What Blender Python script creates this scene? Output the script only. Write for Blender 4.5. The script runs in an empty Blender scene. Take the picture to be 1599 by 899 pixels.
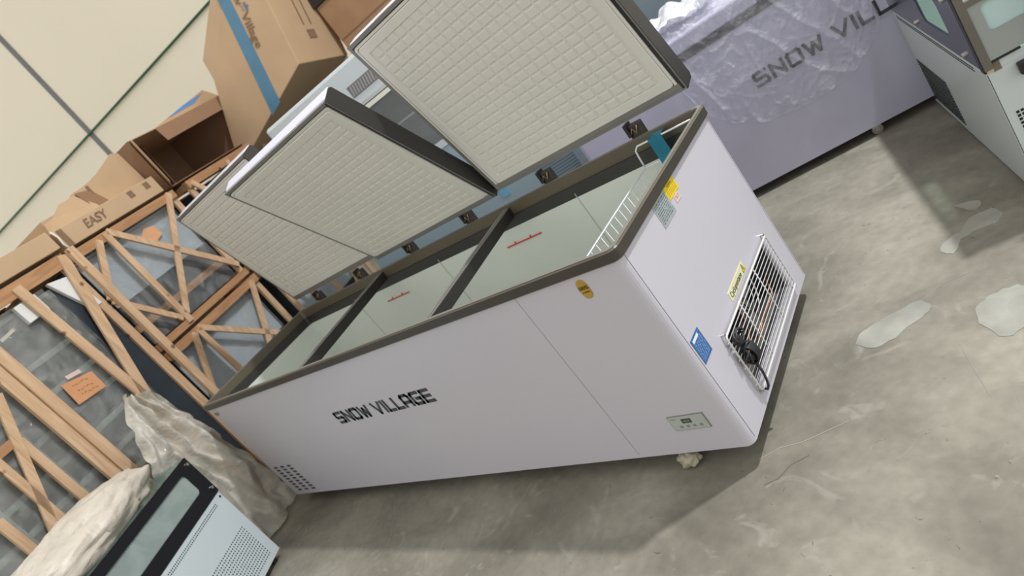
import bpy, bmesh, math, random
from mathutils import Vector, Matrix, noise
random.seed(7)
PI = math.pi
# ---------------------------------------------------------------- camera
cd = bpy.data.cameras.new('camera'); cam = bpy.data.objects.new('camera', cd)
bpy.context.scene.collection.objects.link(cam)
cam.matrix_world = Matrix((
    (0.66496041, 0.25548705, 0.70182193, 4.17215214),
    (0.45039737, 0.61241759, -0.64968215, -1.38956523),
    (-0.59579347, 0.74811167, 0.29216275, 1.473379),
    (0, 0, 0, 1)))
cd.sensor_width = 36; cd.sensor_fit = 'HORIZONTAL'; cd.lens = 1087.23 / 1599 * 36
cd.clip_start = 0.02; cd.clip_end = 100
cd.dof.use_dof = True; cd.dof.focus_distance = 2.2; cd.dof.aperture_fstop = 3.2
bpy.context.scene.camera = cam
# ---------------------------------------------------------------- world, lamps, exposure
w = bpy.data.worlds.new('hall_light'); bpy.context.scene.world = w; w.use_nodes = True
bg = w.node_tree.nodes['Background']; bg.inputs[0].default_value = (1.0, 0.98, 0.96, 1); bg.inputs[1].default_value = 0.93
def lamp(loc, size, power, col):
    l = bpy.data.lights.new('high_bay_lamp', 'AREA'); l.shape = 'DISK'; l.size = size; l.energy = power; l.color = col
    o = bpy.data.objects.new('high_bay_lamp', l); bpy.context.scene.collection.objects.link(o); o.location = loc
    return o
lamp((5.75, 2.25, 7.0), 0.30, 560, (.97, .97, 1.0))
dl = bpy.data.lights.new('cool_side_fill', 'AREA'); dl.shape = 'RECTANGLE'; dl.size = 3.5; dl.size_y = 3.2; dl.energy = 60; dl.color = (.70, .82, 1.0)  # unseen cool area light, added to brighten and tint the right-hand faces
do = bpy.data.objects.new('cool_side_fill', dl); bpy.context.scene.collection.objects.link(do); do.location = (9.5, .8, 2.2); do.rotation_euler = (0, math.radians(84), 0)
vs = bpy.context.scene.view_settings
vs.view_transform = 'Standard'; vs.look = 'None'; vs.exposure = 0.06; vs.gamma = 1.0; vs.use_curve_mapping = False

# ---------------------------------------------------------------- helpers
C = bpy.context.scene.collection
MATS = {}
def nmat(name, col, rough=0.5, metal=0.0, var=0.06, scale=6.0, bump=0.0, bscale=40.0, spec=0.5, kind=None, alpha=None, col2=None):
    if name in MATS: return MATS[name]
    m = bpy.data.materials.new(name); m.use_nodes = True
    nt = m.node_tree; N = nt.nodes; L = nt.links; p = N['Principled BSDF']
    p.inputs['Roughness'].default_value = rough; p.inputs['Metallic'].default_value = metal
    p.inputs['Specular IOR Level'].default_value = spec
    tc = N.new('ShaderNodeTexCoord')
    no = N.new('ShaderNodeTexNoise'); no.inputs['Scale'].default_value = scale; no.inputs['Detail'].default_value = 5
    L.new(tc.outputs['Object'], no.inputs['Vector'])
    r = N.new('ShaderNodeValToRGB'); L.new(no.outputs['Fac'], r.inputs['Fac'])
    c2 = col2 or tuple(min(1, c * (1 + var)) for c in col)
    c1 = tuple(c * (1 - var) for c in col)
    r.color_ramp.elements[0].position = 0.3; r.color_ramp.elements[1].position = 0.7
    r.color_ramp.elements[0].color = (*c1, 1); r.color_ramp.elements[1].color = (*c2, 1)
    L.new(r.outputs['Color'], p.inputs['Base Color'])
    if bump:
        nb = N.new('ShaderNodeTexNoise'); nb.inputs['Scale'].default_value = bscale; nb.inputs['Detail'].default_value = 4
        L.new(tc.outputs['Object'], nb.inputs['Vector'])
        b = N.new('ShaderNodeBump'); b.inputs['Strength'].default_value = bump; b.inputs['Distance'].default_value = 0.01
        L.new(nb.outputs['Fac'], b.inputs['Height']); L.new(b.outputs['Normal'], p.inputs['Normal'])
    MATS[name] = m
    return m
def wood(name, c1, c2, axis_scale):
    m = bpy.data.materials.new(name); m.use_nodes = True; nt = m.node_tree; N = nt.nodes; L = nt.links; p = N['Principled BSDF']
    p.inputs['Roughness'].default_value = 0.7
    tc = N.new('ShaderNodeTexCoord'); mp = N.new('ShaderNodeMapping'); mp.inputs['Scale'].default_value = axis_scale
    L.new(tc.outputs['Object'], mp.inputs['Vector'])
    no = N.new('ShaderNodeTexNoise'); no.inputs['Scale'].default_value = 3; no.inputs['Detail'].default_value = 8; no.inputs['Distortion'].default_value = 1.2
    L.new(mp.outputs[0], no.inputs['Vector'])
    r = N.new('ShaderNodeValToRGB'); r.color_ramp.elements[0].position = .32; r.color_ramp.elements[1].position = .68
    r.color_ramp.elements[0].color = (*c1, 1); r.color_ramp.elements[1].color = (*c2, 1); L.new(no.outputs['Fac'], r.inputs['Fac'])
    vo = N.new('ShaderNodeTexVoronoi'); vo.inputs['Scale'].default_value = 7; L.new(tc.outputs['Object'], vo.inputs['Vector'])
    kr = N.new('ShaderNodeValToRGB'); kr.color_ramp.elements[0].position = .07; kr.color_ramp.elements[1].position = .13
    kr.color_ramp.elements[0].color = (.25, .12, .05, 1); kr.color_ramp.elements[1].color = (1, 1, 1, 1); L.new(vo.outputs['Distance'], kr.inputs['Fac'])
    mx = N.new('ShaderNodeMix'); mx.data_type = 'RGBA'; mx.blend_type = 'MULTIPLY'; mx.inputs[0].default_value = .85
    L.new(r.outputs[0], mx.inputs[6]); L.new(kr.outputs[0], mx.inputs[7]); L.new(mx.outputs[2], p.inputs['Base Color'])
    return m
def clear(name, tint, opac, rough, bump=0.6, bscale=14, body=(0.8, 0.8, 0.8), streak=0.0, sscale=5):
    """plastic film or glass: part see-through, part glossy/milky"""
    m = bpy.data.materials.new(name); m.use_nodes = True; nt = m.node_tree; N = nt.nodes; L = nt.links
    p = N['Principled BSDF']; out = N['Material Output']
    p.inputs['Base Color'].default_value = (*body, 1); p.inputs['Roughness'].default_value = rough; p.inputs['Specular IOR Level'].default_value = 0.8
    t = N.new('ShaderNodeBsdfTransparent'); t.inputs[0].default_value = (*tint, 1)
    mx = N.new('ShaderNodeMixShader'); L.new(t.outputs[0], mx.inputs[1]); L.new(p.outputs[0], mx.inputs[2]); L.new(mx.outputs[0], out.inputs[0])
    tc = N.new('ShaderNodeTexCoord'); no = N.new('ShaderNodeTexNoise'); no.inputs['Scale'].default_value = bscale; no.inputs['Detail'].default_value = 4; no.inputs['Distortion'].default_value = 1.5
    L.new(tc.outputs['Object'], no.inputs['Vector'])
    if bump:
        b = N.new('ShaderNodeBump'); b.inputs['Strength'].default_value = bump; b.inputs['Distance'].default_value = 0.02
        L.new(no.outputs['Fac'], b.inputs['Height']); L.new(b.outputs['Normal'], p.inputs['Normal'])
    if streak:
        n2 = N.new('ShaderNodeTexNoise'); n2.inputs['Scale'].default_value = sscale; n2.inputs['Detail'].default_value = 5; n2.inputs['Distortion'].default_value = 2.5
        L.new(tc.outputs['Object'], n2.inputs['Vector'])
        mr = N.new('ShaderNodeMapRange'); mr.inputs['From Min'].default_value = .38; mr.inputs['From Max'].default_value = .72
        mr.inputs['To Min'].default_value = opac; mr.inputs['To Max'].default_value = min(1, opac + streak)
        L.new(n2.outputs['Fac'], mr.inputs['Value']); L.new(mr.outputs[0], mx.inputs[0])
    else: mx.inputs[0].default_value = opac
    MATS[name] = m
    return m

PAINT = nmat('white_lavender_paint', (.545, .53, .572), .33, var=.015, scale=1.5, spec=.45)
PAINT2 = nmat('lavender_paint', (.45, .445, .55), .35, var=.03, scale=1.5)
LIDSKIN = nmat('lid_skin_paint', (.70, .70, .82), .3, var=.01)
RIM = nmat('brown_grey_plastic', (.052, .045, .036), .42, var=.1, scale=9)
RIMTOP = nmat('grey_frame_plastic', (.19, .185, .165), .45, var=.06, scale=9)
DARKCAP = nmat('dark_end_plastic', (.030, .028, .025), .42, var=.08)
CREAM = nmat('cream_plastic', (.68, .665, .595), .5, var=.02, scale=3)
TABS = nmat('cream_tab_plastic', (.72, .71, .60), .45, var=.02)
LINER = nmat('stucco_aluminium', (.66, .70, .64), .42, var=.03, scale=3, bump=.05, bscale=90)
BLACK = nmat('black_plastic', (.012, .012, .014), .4, var=.2)
CORD = nmat('black_rubber', (.02, .02, .022), .45, var=.1)
METAL = nmat('brushed_steel', (.62, .61, .58), .3, metal=1, var=.05, scale=20)
BRASS = nmat('brass_hinge_metal', (.45, .33, .18), .35, metal=1, var=.2, scale=40)
WIRE = nmat('white_coated_wire', (.78, .79, .80), .35, var=.02)
GWIRE = nmat('white_grille_wire', (.62, .63, .61), .35, var=.02)
RED = nmat('red_print', (.62, .045, .035), .5)
INK = nmat('charcoal_print', (.035, .042, .042), .4, var=.1)
INKBG = nmat('slate_print', (.03, .035, .045), .45, var=.1)
SEAM = nmat('seam_shadow_gap', (.22, .21, .24), .6)
GOLD = nmat('gold_foil', (.62, .40, .08), .28, metal=.7, var=.25, scale=30)
YELLOW = nmat('yellow_sticker', (.78, .58, .01), .5, var=.03)
PALEY = nmat('pale_yellow_sticker', (.72, .70, .42), .5, var=.03)
SILVER = nmat('silver_label', (.36, .41, .41), .35, var=.1, scale=30)
PINK = nmat('pink_sticker', (.72, .55, .50), .5, var=.05)
BLUEL = nmat('blue_label', (.035, .13, .33), .4, var=.1, scale=60)
WHITEP = nmat('white_print', (.75, .8, .82), .5)
PANELG = nmat('grey_green_overlay', (.42, .46, .41), .35, var=.03)
LCD = nmat('dark_display', (.07, .075, .055), .2, var=.1)
GREYP = nmat('grey_print', (.22, .23, .20), .5)
COPPER = nmat('copper_tube', (.34, .16, .09), .4, metal=.7, var=.2)
DMETAL = nmat('dark_grey_metal', (.07, .07, .07), .5, metal=.3, var=.4, scale=30)
BLUETAPE = clear('clear_blue_tape', (.1, .6, .8), .5, .25, bump=.3, body=(.02, .30, .42))
CARD = nmat('tan_cardboard', (.50, .345, .20), .8, var=.07, scale=3, bump=.08, bscale=20)
CARD2 = nmat('pale_cardboard', (.50, .35, .21), .8, var=.06, scale=3, bump=.08, bscale=20)
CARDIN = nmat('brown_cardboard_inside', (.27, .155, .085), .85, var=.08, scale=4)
CARDP = nmat('cardboard_print', (.22, .135, .075), .8, var=.15, scale=30)
CARDPB = nmat('blue_cardboard_print', (.10, .17, .32), .8, var=.1)
BTAPE = nmat('blue_packing_tape', (.075, .20, .30), .4, var=.08)
BTAPE2 = nmat('bright_blue_tape', (.10, .25, .60), .4, var=.08)
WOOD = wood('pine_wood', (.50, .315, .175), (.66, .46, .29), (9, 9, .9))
WOODD = wood('shaded_pine_wood', (.36, .18, .08), (.48, .27, .13), (9, .9, 9))  # darker orange pine, shade put into the tone of rails and rear posts
FOAM = nmat('white_foam', (.75, .75, .72), .9, var=.03, bump=.2, bscale=60)
ORANGEP = nmat('orange_paper', (.66, .32, .15), .7, var=.08)
ORANGEP2 = nmat('light_orange_paper', (.72, .38, .20), .7, var=.08)
NAVY = nmat('dark_slate_panel', (.030, .038, .048), .3, var=.2, scale=4)
CASEW = nmat('pale_blue_panel', (.42, .48, .52), .35, var=.05, scale=3)
CASEG = nmat('grey_green_shelf', (.36, .37, .345), .4, var=.15, scale=4)
CASEL = nmat('grey_shelf_edge', (.46, .48, .45), .4, var=.08)
WPANEL = nmat('white_steel_panel', (.53, .58, .57), .32, var=.015, scale=2)
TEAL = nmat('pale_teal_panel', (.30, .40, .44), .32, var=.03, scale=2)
HOLE = nmat('vent_hole_black', (.01, .012, .012), .9)
BGLASS = nmat('black_glass_border', (.006, .007, .009), .12, var=.1)
BGLASS2 = nmat('blue_black_glass_border', (.03, .033, .05), .15, var=.1)
GLASS = clear('greenish_glass', (.78, .86, .82), .16, .05, bump=0, body=(.55, .62, .60))
GLASSMILK = clear('milky_glass', (.7, .8, .77), .45, .12, bump=0, body=(.50, .58, .55), streak=.2, sscale=3)
FILM = clear('clear_plastic_film', (.95, .95, .97), .14, .2, bump=.5, bscale=24, body=(.80, .80, .86), streak=.20, sscale=8)
FILMW = clear('white_plastic_film', (.9, .9, .92), .62, .2, bump=.8, bscale=9, body=(.80, .81, .84), streak=.35)
WRAP = clear('case_stretch_wrap', (.95, .96, .96), .10, .16, bump=.9, bscale=5, body=(.62, .63, .61), streak=.30, sscale=3.5)
SHEET = clear('milky_beige_sheet', (.85, .82, .75), .70, .5, bump=.45, bscale=16, body=(.60, .565, .48), streak=.28)
BAGM = clear('cream_foam_bag', (.9, .86, .78), .86, .45, bump=.5, bscale=9, body=(.66, .60, .50), streak=.12)
ROPE = nmat('dark_green_cable', (.02, .09, .035), .6)

def floor_material():
    m = bpy.data.materials.new('worn_concrete'); m.use_nodes = True; nt = m.node_tree; N = nt.nodes; L = nt.links; p = N['Principled BSDF']
    p.inputs['Roughness'].default_value = .55; p.inputs['Specular IOR Level'].default_value = .35
    tc = N.new('ShaderNodeTexCoord')
    def noi(s, d, dist=0, sc=(1, 1, 1)):
        mp = N.new('ShaderNodeMapping'); mp.inputs['Scale'].default_value = sc; mp.inputs['Rotation'].default_value = (0, 0, .6)
        L.new(tc.outputs['Object'], mp.inputs[0]); n = N.new('ShaderNodeTexNoise'); n.inputs['Scale'].default_value = s; n.inputs['Detail'].default_value = d; n.inputs['Distortion'].default_value = dist
        L.new(mp.outputs[0], n.inputs['Vector']); return n
    def ramp(src, a, ca, b, cb):
        r = N.new('ShaderNodeValToRGB'); r.color_ramp.elements[0].position = a; r.color_ramp.elements[0].color = (*ca, 1)
        r.color_ramp.elements[1].position = b; r.color_ramp.elements[1].color = (*cb, 1); L.new(src, r.inputs[0]); return r
    def mix(mode, f, a, b):
        x = N.new('ShaderNodeMix'); x.data_type = 'RGBA'; x.blend_type = mode
        if isinstance(f, float): x.inputs[0].default_value = f
        else: L.new(f, x.inputs[0])
        L.new(a, x.inputs[6]); L.new(b, x.inputs[7]); return x.outputs[2]
    base = ramp(noi(1.6, 9, .6).outputs[0], .33, (.182, .169, .134), .68, (.298, .281, .228))
    streak = ramp(noi(2.6, 9, 1.0, (.8, 1.5, 1)).outputs[0], .35, (.80, .79, .78), .65, (1.14, 1.14, 1.13))
    c = mix('MULTIPLY', .8, base.outputs[0], streak.outputs[0])
    fine = ramp(noi(26, 8).outputs[0], .3, (.86, .86, .86), .7, (1.1, 1.1, 1.1)); c = mix('MULTIPLY', .8, c, fine.outputs[0])
    pale = ramp(noi(5.5, 9, 2.2).outputs[0], .60, (0, 0, 0), .72, (.55, .55, .55))
    pc = N.new('ShaderNodeRGB'); pc.outputs[0].default_value = (.34, .33, .28, 1); c = mix('MIX', pale.outputs[0], c, pc.outputs[0])
    dk = ramp(noi(17, 6, 3).outputs[0], .69, (0, 0, 0), .74, (.8, .8, .8))
    dc = N.new('ShaderNodeRGB'); dc.outputs[0].default_value = (.09, .08, .065, 1); c = mix('MIX', dk.outputs[0], c, dc.outputs[0])
    L.new(c, p.inputs['Base Color'])
    b = N.new('ShaderNodeBump'); b.inputs['Strength'].default_value = .12; b.inputs['Distance'].default_value = .01
    L.new(noi(30, 8).outputs[0], b.inputs['Height']); L.new(b.outputs[0], p.inputs['Normal'])
    return m
FLOORM = floor_material()
PATCHM = nmat('pale_floor_paint', (.30, .30, .258), .6, var=.2, scale=9, bump=.1)
PATCHM2 = nmat('faint_floor_paint', (.30, .295, .25), .6, var=.14, scale=12, bump=.1)
WALLM = nmat('cream_wall_panel', (.86, .79, .62), .6, var=.02, scale=.5)

def frame(x, y, deg, z=0): return Matrix.Translation((x, y, z)) @ Matrix.Rotation(math.radians(deg), 4, 'Z')
W = Matrix.Identity(4)
UV = frame(0, 0, 17.04)          # the hall's own grid: the crates, the wall and the cases behind follow it
INV = {}                         # object -> inverse of its root's world matrix
def root(name, F, loc, label, cat, group=None):
    o = bpy.data.objects.new(name, None); C.objects.link(o)
    o.empty_display_size = .1
    o.matrix_world = F @ Matrix.Translation(loc)
    INV[o] = o.matrix_world.inverted()
    o['label'] = label; o['category'] = cat
    if group: o['group'] = group
    return o
class B:
    def __init__(s, F=W): s.F = F; s.v = []; s.f = []; s.sm = False
    def add(s, vs, fs):
        k = len(s.v); s.v += [Vector(p) for p in vs]; s.f += [tuple(i + k for i in f) for f in fs]; return s
    def box(s, x0, x1, y0, y1, z0, z1):
        return s.add([(x, y, z) for z in (z0, z1) for y in (y0, y1) for x in (x0, x1)],
                     [(0, 2, 3, 1), (4, 5, 7, 6), (0, 1, 5, 4), (2, 6, 7, 3), (0, 4, 6, 2), (1, 3, 7, 5)])
    def beam(s, p0, p1, w, t, n=(1, 0, 0)):
        """board from p0 to p1, width w across, thickness t along n"""
        p0, p1, n = Vector(p0), Vector(p1), Vector(n).normalized(); d = (p1 - p0).normalized(); a = n.cross(d).normalized() * w / 2; b = n * t / 2
        return s.add([p + i * a + j * b for p in (p0, p1) for i, j in ((-1, -1), (1, -1), (1, 1), (-1, 1))],
                     [(0, 3, 2, 1), (4, 5, 6, 7), (0, 1, 5, 4), (1, 2, 6, 5), (2, 3, 7, 6), (3, 0, 4, 7)])
    def prism(s, poly, off):
        n = len(poly); off = Vector(off)
        return s.add([Vector(p) for p in poly] + [Vector(p) + off for p in poly],
                     [tuple(range(n))[::-1], tuple(range(n, 2 * n))] + [(i, (i + 1) % n, n + (i + 1) % n, n + i) for i in range(n)])
    def tube(s, pts, r, n=8, close=False):
        pts = [Vector(p) for p in pts]; m = len(pts); rings = []; up = None
        for i, p in enumerate(pts):
            if close: d = pts[(i + 1) % m] - pts[i - 1]
            else: d = pts[min(i + 1, m - 1)] - pts[max(i - 1, 0)]
            d.normalize()
            if up is None: up = Vector((0, 0, 1)) if abs(d.z) < .9 else Vector((1, 0, 0))
            a = d.cross(up); a = a.normalized() if a.length > 1e-5 else d.orthogonal().normalized(); b = a.cross(d).normalized(); up = b
            rings.append([p + r * (math.cos(2 * PI * k / n) * a + math.sin(2 * PI * k / n) * b) for k in range(n)])
        fs = []
        for i in range(m if close else m - 1):
            j = (i + 1) % m
            for k in range(n): fs.append((i * n + k, i * n + (k + 1) % n, j * n + (k + 1) % n, j * n + k))
        if not close: fs += [tuple(range(n)), tuple(range((m - 1) * n, m * n))[::-1]]
        s.sm = True
        return s.add([v for r_ in rings for v in r_], fs)
    def cyl(s, p0, p1, r, n=16, r2=None):
        p0, p1 = Vector(p0), Vector(p1); d = (p1 - p0).normalized(); a = d.orthogonal().normalized(); b = d.cross(a); r2 = r if r2 is None else r2
        vs = [p + q * (math.cos(2 * PI * k / n) * a + math.sin(2 * PI * k / n) * b) for p, q in ((p0, r), (p1, r2)) for k in range(n)]
        return s.add(vs, [tuple(range(n))[::-1], tuple(range(n, 2 * n))] + [(k, (k + 1) % n, n + (k + 1) % n, n + k) for k in range(n)])
    def sweep(s, loops, capA=True, capB=True, close=False):
        n = len(loops[0]); m = len(loops); fs = []
        for i in range(m if close else m - 1):
            j = (i + 1) % m
            for k in range(n): fs.append((i * n + k, i * n + (k + 1) % n, j * n + (k + 1) % n, j * n + k))
        if not close:
            if capA: fs.append(tuple(range(n))[::-1])
            if capB: fs.append(tuple(range((m - 1) * n, m * n)))
        return s.add([v for l in loops for v in l], fs)
    def grid(s, fn, nu, nv):
        fs = [(j * (nu + 1) + i, j * (nu + 1) + i + 1, (j + 1) * (nu + 1) + i + 1, (j + 1) * (nu + 1) + i) for j in range(nv) for i in range(nu)]
        s.sm = True
        return s.add([fn(i / nu, j / nv) for j in range(nv + 1) for i in range(nu + 1)], fs)
    def build(s, name, mat, parent=None, bevel=0, seg=2, smooth=None, label=None, solid=0, kind=None, origin=None):
        me = bpy.data.meshes.new(name)
        if parent is not None:
            M = INV[parent] @ s.F
        else:
            if origin is None:
                c = sum(s.v, Vector()) / len(s.v); zmin = min(v.z for v in s.v); origin = Vector((c.x, c.y, zmin))
            Mo = s.F @ Matrix.Translation(origin); M = Mo.inverted() @ s.F
        me.from_pydata([M @ v for v in s.v], [], s.f); me.validate()
        bm = bmesh.new(); bm.from_mesh(me); bmesh.ops.recalc_face_normals(bm, faces=bm.faces); bm.to_mesh(me); bm.free()
        me.materials.append(mat)
        o = bpy.data.objects.new(name, me); C.objects.link(o)
        if parent is not None: o.parent = parent; INV[o] = INV[parent]
        else: o.matrix_world = Mo; INV[o] = Mo.inverted()
        sm = s.sm if smooth is None else smooth
        if sm:
            for q in me.polygons: q.use_smooth = True
        if solid:
            md = o.modifiers.new('thickness', 'SOLIDIFY'); md.thickness = solid; md.offset = 0
        if bevel:
            md = o.modifiers.new('bevel', 'BEVEL'); md.width = bevel; md.segments = seg; md.limit_method = 'ANGLE'; md.angle_limit = math.radians(40)
        if label: o['label'] = label
        if kind: o['kind'] = kind
        return o
def tag(o, label, cat, group=None):
    o['label'] = label; o['category'] = cat
    if group: o['group'] = group
    return o
def rrect(x0, x1, y0, y1, r, z, n=5):
    pts = []
    for cx, cy, a0 in ((x1 - r, y1 - r, 0), (x0 + r, y1 - r, PI / 2), (x0 + r, y0 + r, PI), (x1 - r, y0 + r, 1.5 * PI)):
        for i in range(n + 1):
            a = a0 + PI / 2 * i / n; pts.append(Vector((cx + r * math.cos(a), cy + r * math.sin(a), z)))
    return pts
def cut(obj, cutters):
    for c in cutters:
        md = obj.modifiers.new('cut', 'BOOLEAN'); md.operation = 'DIFFERENCE'; md.object = c; md.solver = 'EXACT'
    bpy.context.view_layer.update()
    dg = bpy.context.evaluated_depsgraph_get(); me = bpy.data.meshes.new_from_object(obj.evaluated_get(dg))
    obj.modifiers.clear(); obj.data = me
    for c in cutters: bpy.data.objects.remove(c)
def text(txt, size, M, mat, name, parent, ext=.0006, bold=0.0, label=None, shear=0, sx=1):
    """flat lettering laid by matrix M (x right, y up, z out), given in world space"""
    cu = bpy.data.curves.new('t', 'FONT'); cu.body = txt; cu.size = size; cu.extrude = ext; cu.align_x = 'CENTER'; cu.align_y = 'CENTER'; cu.offset = bold; cu.shear = shear; cu.resolution_u = 3
    o = bpy.data.objects.new('t', cu); C.objects.link(o); bpy.context.view_layer.update()
    me = bpy.data.meshes.new_from_object(o.evaluated_get(bpy.context.evaluated_depsgraph_get())); bpy.data.objects.remove(o)
    me.transform(INV[parent] @ M @ Matrix.Diagonal((sx, 1, 1, 1))); me.materials.clear(); me.materials.append(mat)
    o = bpy.data.objects.new(name, me); C.objects.link(o); o.parent = parent; INV[o] = INV[parent]
    if label: o['label'] = label
    return o
def basis(o, x, y, z): return Matrix(((x[0], y[0], z[0], o[0]), (x[1], y[1], z[1], o[1]), (x[2], y[2], z[2], o[2]), (0, 0, 0, 1)))
FRONT = lambda x, z, y=-.001: basis((x, y, z), (1, 0, 0), (0, 0, 1), (0, -1, 0))           # reading on a face that looks to -y
LX, WY = 3.076, .869
RIGHT = lambda y, z, x=LX + .001: basis((x, y, z), (0, 1, 0), (0, 0, 1), (1, 0, 0))        # reading on a face that looks to +x

# square display letters drawn as strokes in a 1 x 1 cell
GLY = {
 'S': [[(1, 1), (.1, 1), (0, .9), (0, .6), (.1, .5), (.9, .5), (1, .4), (1, .1), (.9, 0), (0, 0)]],
 'N': [[(0, 0), (0, 1)], [(0, 1), (1, 0)], [(1, 0), (1, 1)]],
 'O': [[(.12, 0), (.88, 0), (1, .12), (1, .88), (.88, 1), (.12, 1), (0, .88), (0, .12), (.12, 0)]],
 'W': [[(0, 1), (.25, 0), (.5, .8), (.75, 0), (1, 1)]], 'V': [[(0, 1), (.5, 0), (1, 1)]], 'I': [[(0, 0), (0, 1)]],
 'L': [[(0, 1), (0, 0), (1, 0)]], 'A': [[(0, 0), (0, .85), (.15, 1), (.85, 1), (1, .85), (1, 0)], [(0, .35), (1, .35)]],
 'G': [[(1, 1), (.12, 1), (0, .88), (0, .12), (.12, 0), (1, 0), (1, .48), (.5, .48)]],
 'E': [[(1, 1), (0, 1), (0, 0), (1, 0)], [(0, .5), (.9, .5)]]}
WID = {'I': .0, 'W': .95, 'N': .72, 'V': .8, ' ': .42, 'L': .6}
def lettering(b, s, x0, x1, z0, h, y, th, t=.0012):
    adv = sum(WID.get(c, .74) + (.34 if c != ' ' else 0) for c in s) - .34; k = (x1 - x0) / adv; x = x0
    for c in s:
        wd = WID.get(c, .74) * k
        for st in GLY.get(c, []):
            q = [Vector((x + a * wd, 0, z0 + th / 2 + e * (h - th))) for a, e in st]
            for i in range(len(q) - 1):
                d = (q[i + 1] - q[i]).normalized() * (th * .42)
                p0, p1 = q[i] - d, q[i + 1] + d
                tt = th * (1 if abs(d.x) > abs(d.z) * 1.5 else .95)
                b.beam((p0.x, y, p0.z), (p1.x, y, p1.z), tt, t, (0, 1, 0))
        x += wd + (.34 * k if c != ' ' else 0)
    return b

# ================================================================= setting
b = B(); b.box(-12, 12, -9, 14, -.1, 0)
fl = b.build('floor', FLOORM, kind='structure', origin=Vector((0, 0, 0)))
def spline(pts, n=4):
    out = []; m = len(pts)
    for i in range(m):
        p0, p1, p2, p3 = (Vector(pts[(i + k) % m]) for k in (-1, 0, 1, 2))
        for j in range(n):
            t = j / n; out.append(.5 * ((2 * p1) + (p2 - p0) * t + (2 * p0 - 5 * p1 + 4 * p2 - p3) * t * t + (3 * p1 - p0 - 3 * p2 + p3) * t ** 3))
    return out
def patch(pts, mat, z, jit=.006):
    pp = [Vector((p[0] + random.uniform(-jit, jit), p[1] + random.uniform(-jit, jit), 0)) for p in spline([(x, y, 0) for x, y in pts])]
    return B().prism(pp, (0, 0, z)).build('paint_patch', mat, fl)
patch([(3.276, .485), (3.295, .543), (3.362, .592), (3.446, .643), (3.497, .598), (3.471, .553), (3.41, .496), (3.347, .445)], PATCHM, .0016)
patch([(3.628, .469), (3.63, .557), (3.68, .598), (3.743, .603), (3.79, .52), (3.739, .418), (3.695, .389)], PATCHM, .0016)
patch([(3.532, .866), (3.51, .919), (3.567, .985), (3.595, 1.049), (3.663, 1.069), (3.691, 1.011), (3.672, .972), (3.607, .955), (3.563, .917), (3.555, .858)], PATCHM2, .0016)
patch([(3.541, 1.158), (3.613, 1.15), (3.628, 1.112), (3.604, 1.093)], PATCHM2, .0016, .003)
CRK = nmat('pale_scratch', (.29, .28, .24), .7); DCR = nmat('dark_scratch', (.13, .12, .10), .7)
def scratch(pts, wd, mat):
    b = B()
    for i in range(len(pts) - 1): b.beam((*pts[i], .0006), (*pts[i + 1], .0006), wd, .0010, (0, 0, 1))
    return b.build('floor_scratch', mat, fl)
scratch([(3.04, .02), (3.10, .06), (3.17, .075), (3.26, .12), (3.30, .14)], .0035, CRK)
scratch([(3.08, -.08), (3.12, -.06), (3.15, -.01), (3.20, .02)], .003, DCR)
scratch([(3.58, .40), (3.62, .28), (3.66, .17)], .002, CRK)
scratch([(3.45, .62), (3.52, .70), (3.60, .73)], .002, CRK)
b = B()                                                     # a few bits of grit and debris on the floor
for i in range(36):
    x, y, r = random.uniform(.6, 4.0), random.uniform(-.9, 1.0), random.uniform(.002, .006)
    if x < LX + .03 and y > -.04: continue
    b.cyl((x, y, 0), (x, y, r), r, 6, r * .5)
b.build('floor_grit', nmat('grit', (.30, .28, .22), .9), fl, kind='stuff')

b = B(UV); b.box(-14, 16, 6.0, 6.2, 0, 9); wall = b.build('wall_back', WALLM, kind='structure')
for u in (-5.54, -9.9, -1.2, 3.2):
    B(UV).box(u - .045, u + .045, 5.985, 6.0, 0, 9).build('joint_strip', nmat('grey_joint', (.17, .17, .165), .5), wall)
rp = B(UV); rp.tube([(-13 + 26 * i / 30, 5.965, 4.03 - .06 * math.sin(PI * i / 30) ) for i in range(31)], .017, 6)
tag(rp.build('wall_cable', ROPE), 'thin dark green cable running level across the cream wall', 'cable')

# ================================================================= main chest freezer
fz = root('chest_freezer', W, (LX / 2, WY / 2, 0), 'long white chest freezer in front with three raised lids and brown rim', 'freezer')
R_ = .028
def L4(ins, z, r=R_): return rrect(ins, LX - ins, ins, WY - ins, max(.006, r - ins * .4), z)
body = B().sweep([L4(.012, .070), L4(.0, .082), L4(0, .825), L4(.012, .825), L4(.012, .42)]).build('body', PAINT, fz)
GY0, GY1, GZ0, GZ1 = .188, .705, .150, .352
c1 = B().box(LX - .55, LX + .1, GY0, GY1, GZ0, GZ1).build('c', PAINT, fz)
cut(body, [c1])
for p in body.data.polygons: p.use_smooth = False
SLOT = nmat('dark_slot', (.05, .05, .06), .7)
for i in range(3):
    for j in range(9):
        x = .075 + .086 * i + .003 * j; z = .311 - .024 * j
        B().box(x, x + .045, -.0008, .001, z - .0065, z + .0065).build('vent_slot', SLOT, fz)
# liner: thin sheet inside the walls, seen through the openings
ln = B(); ln.sweep([[Vector((a, c_, z)) for a, c_ in ((.029, .029), (LX - .029, .029), (LX - .029, WY - .029), (.029, WY - .029))] for z in (.425, .751)], capA=True, capB=False)
ln.build('liner', LINER, fz, solid=.002)
for xx in (.62, 1.46, 2.42): B().box(xx, xx + .003, WY - .032, WY - .0295, .43, .77).build('liner_fold', nmat('liner_fold', (.42, .45, .42), .4), fz)
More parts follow.
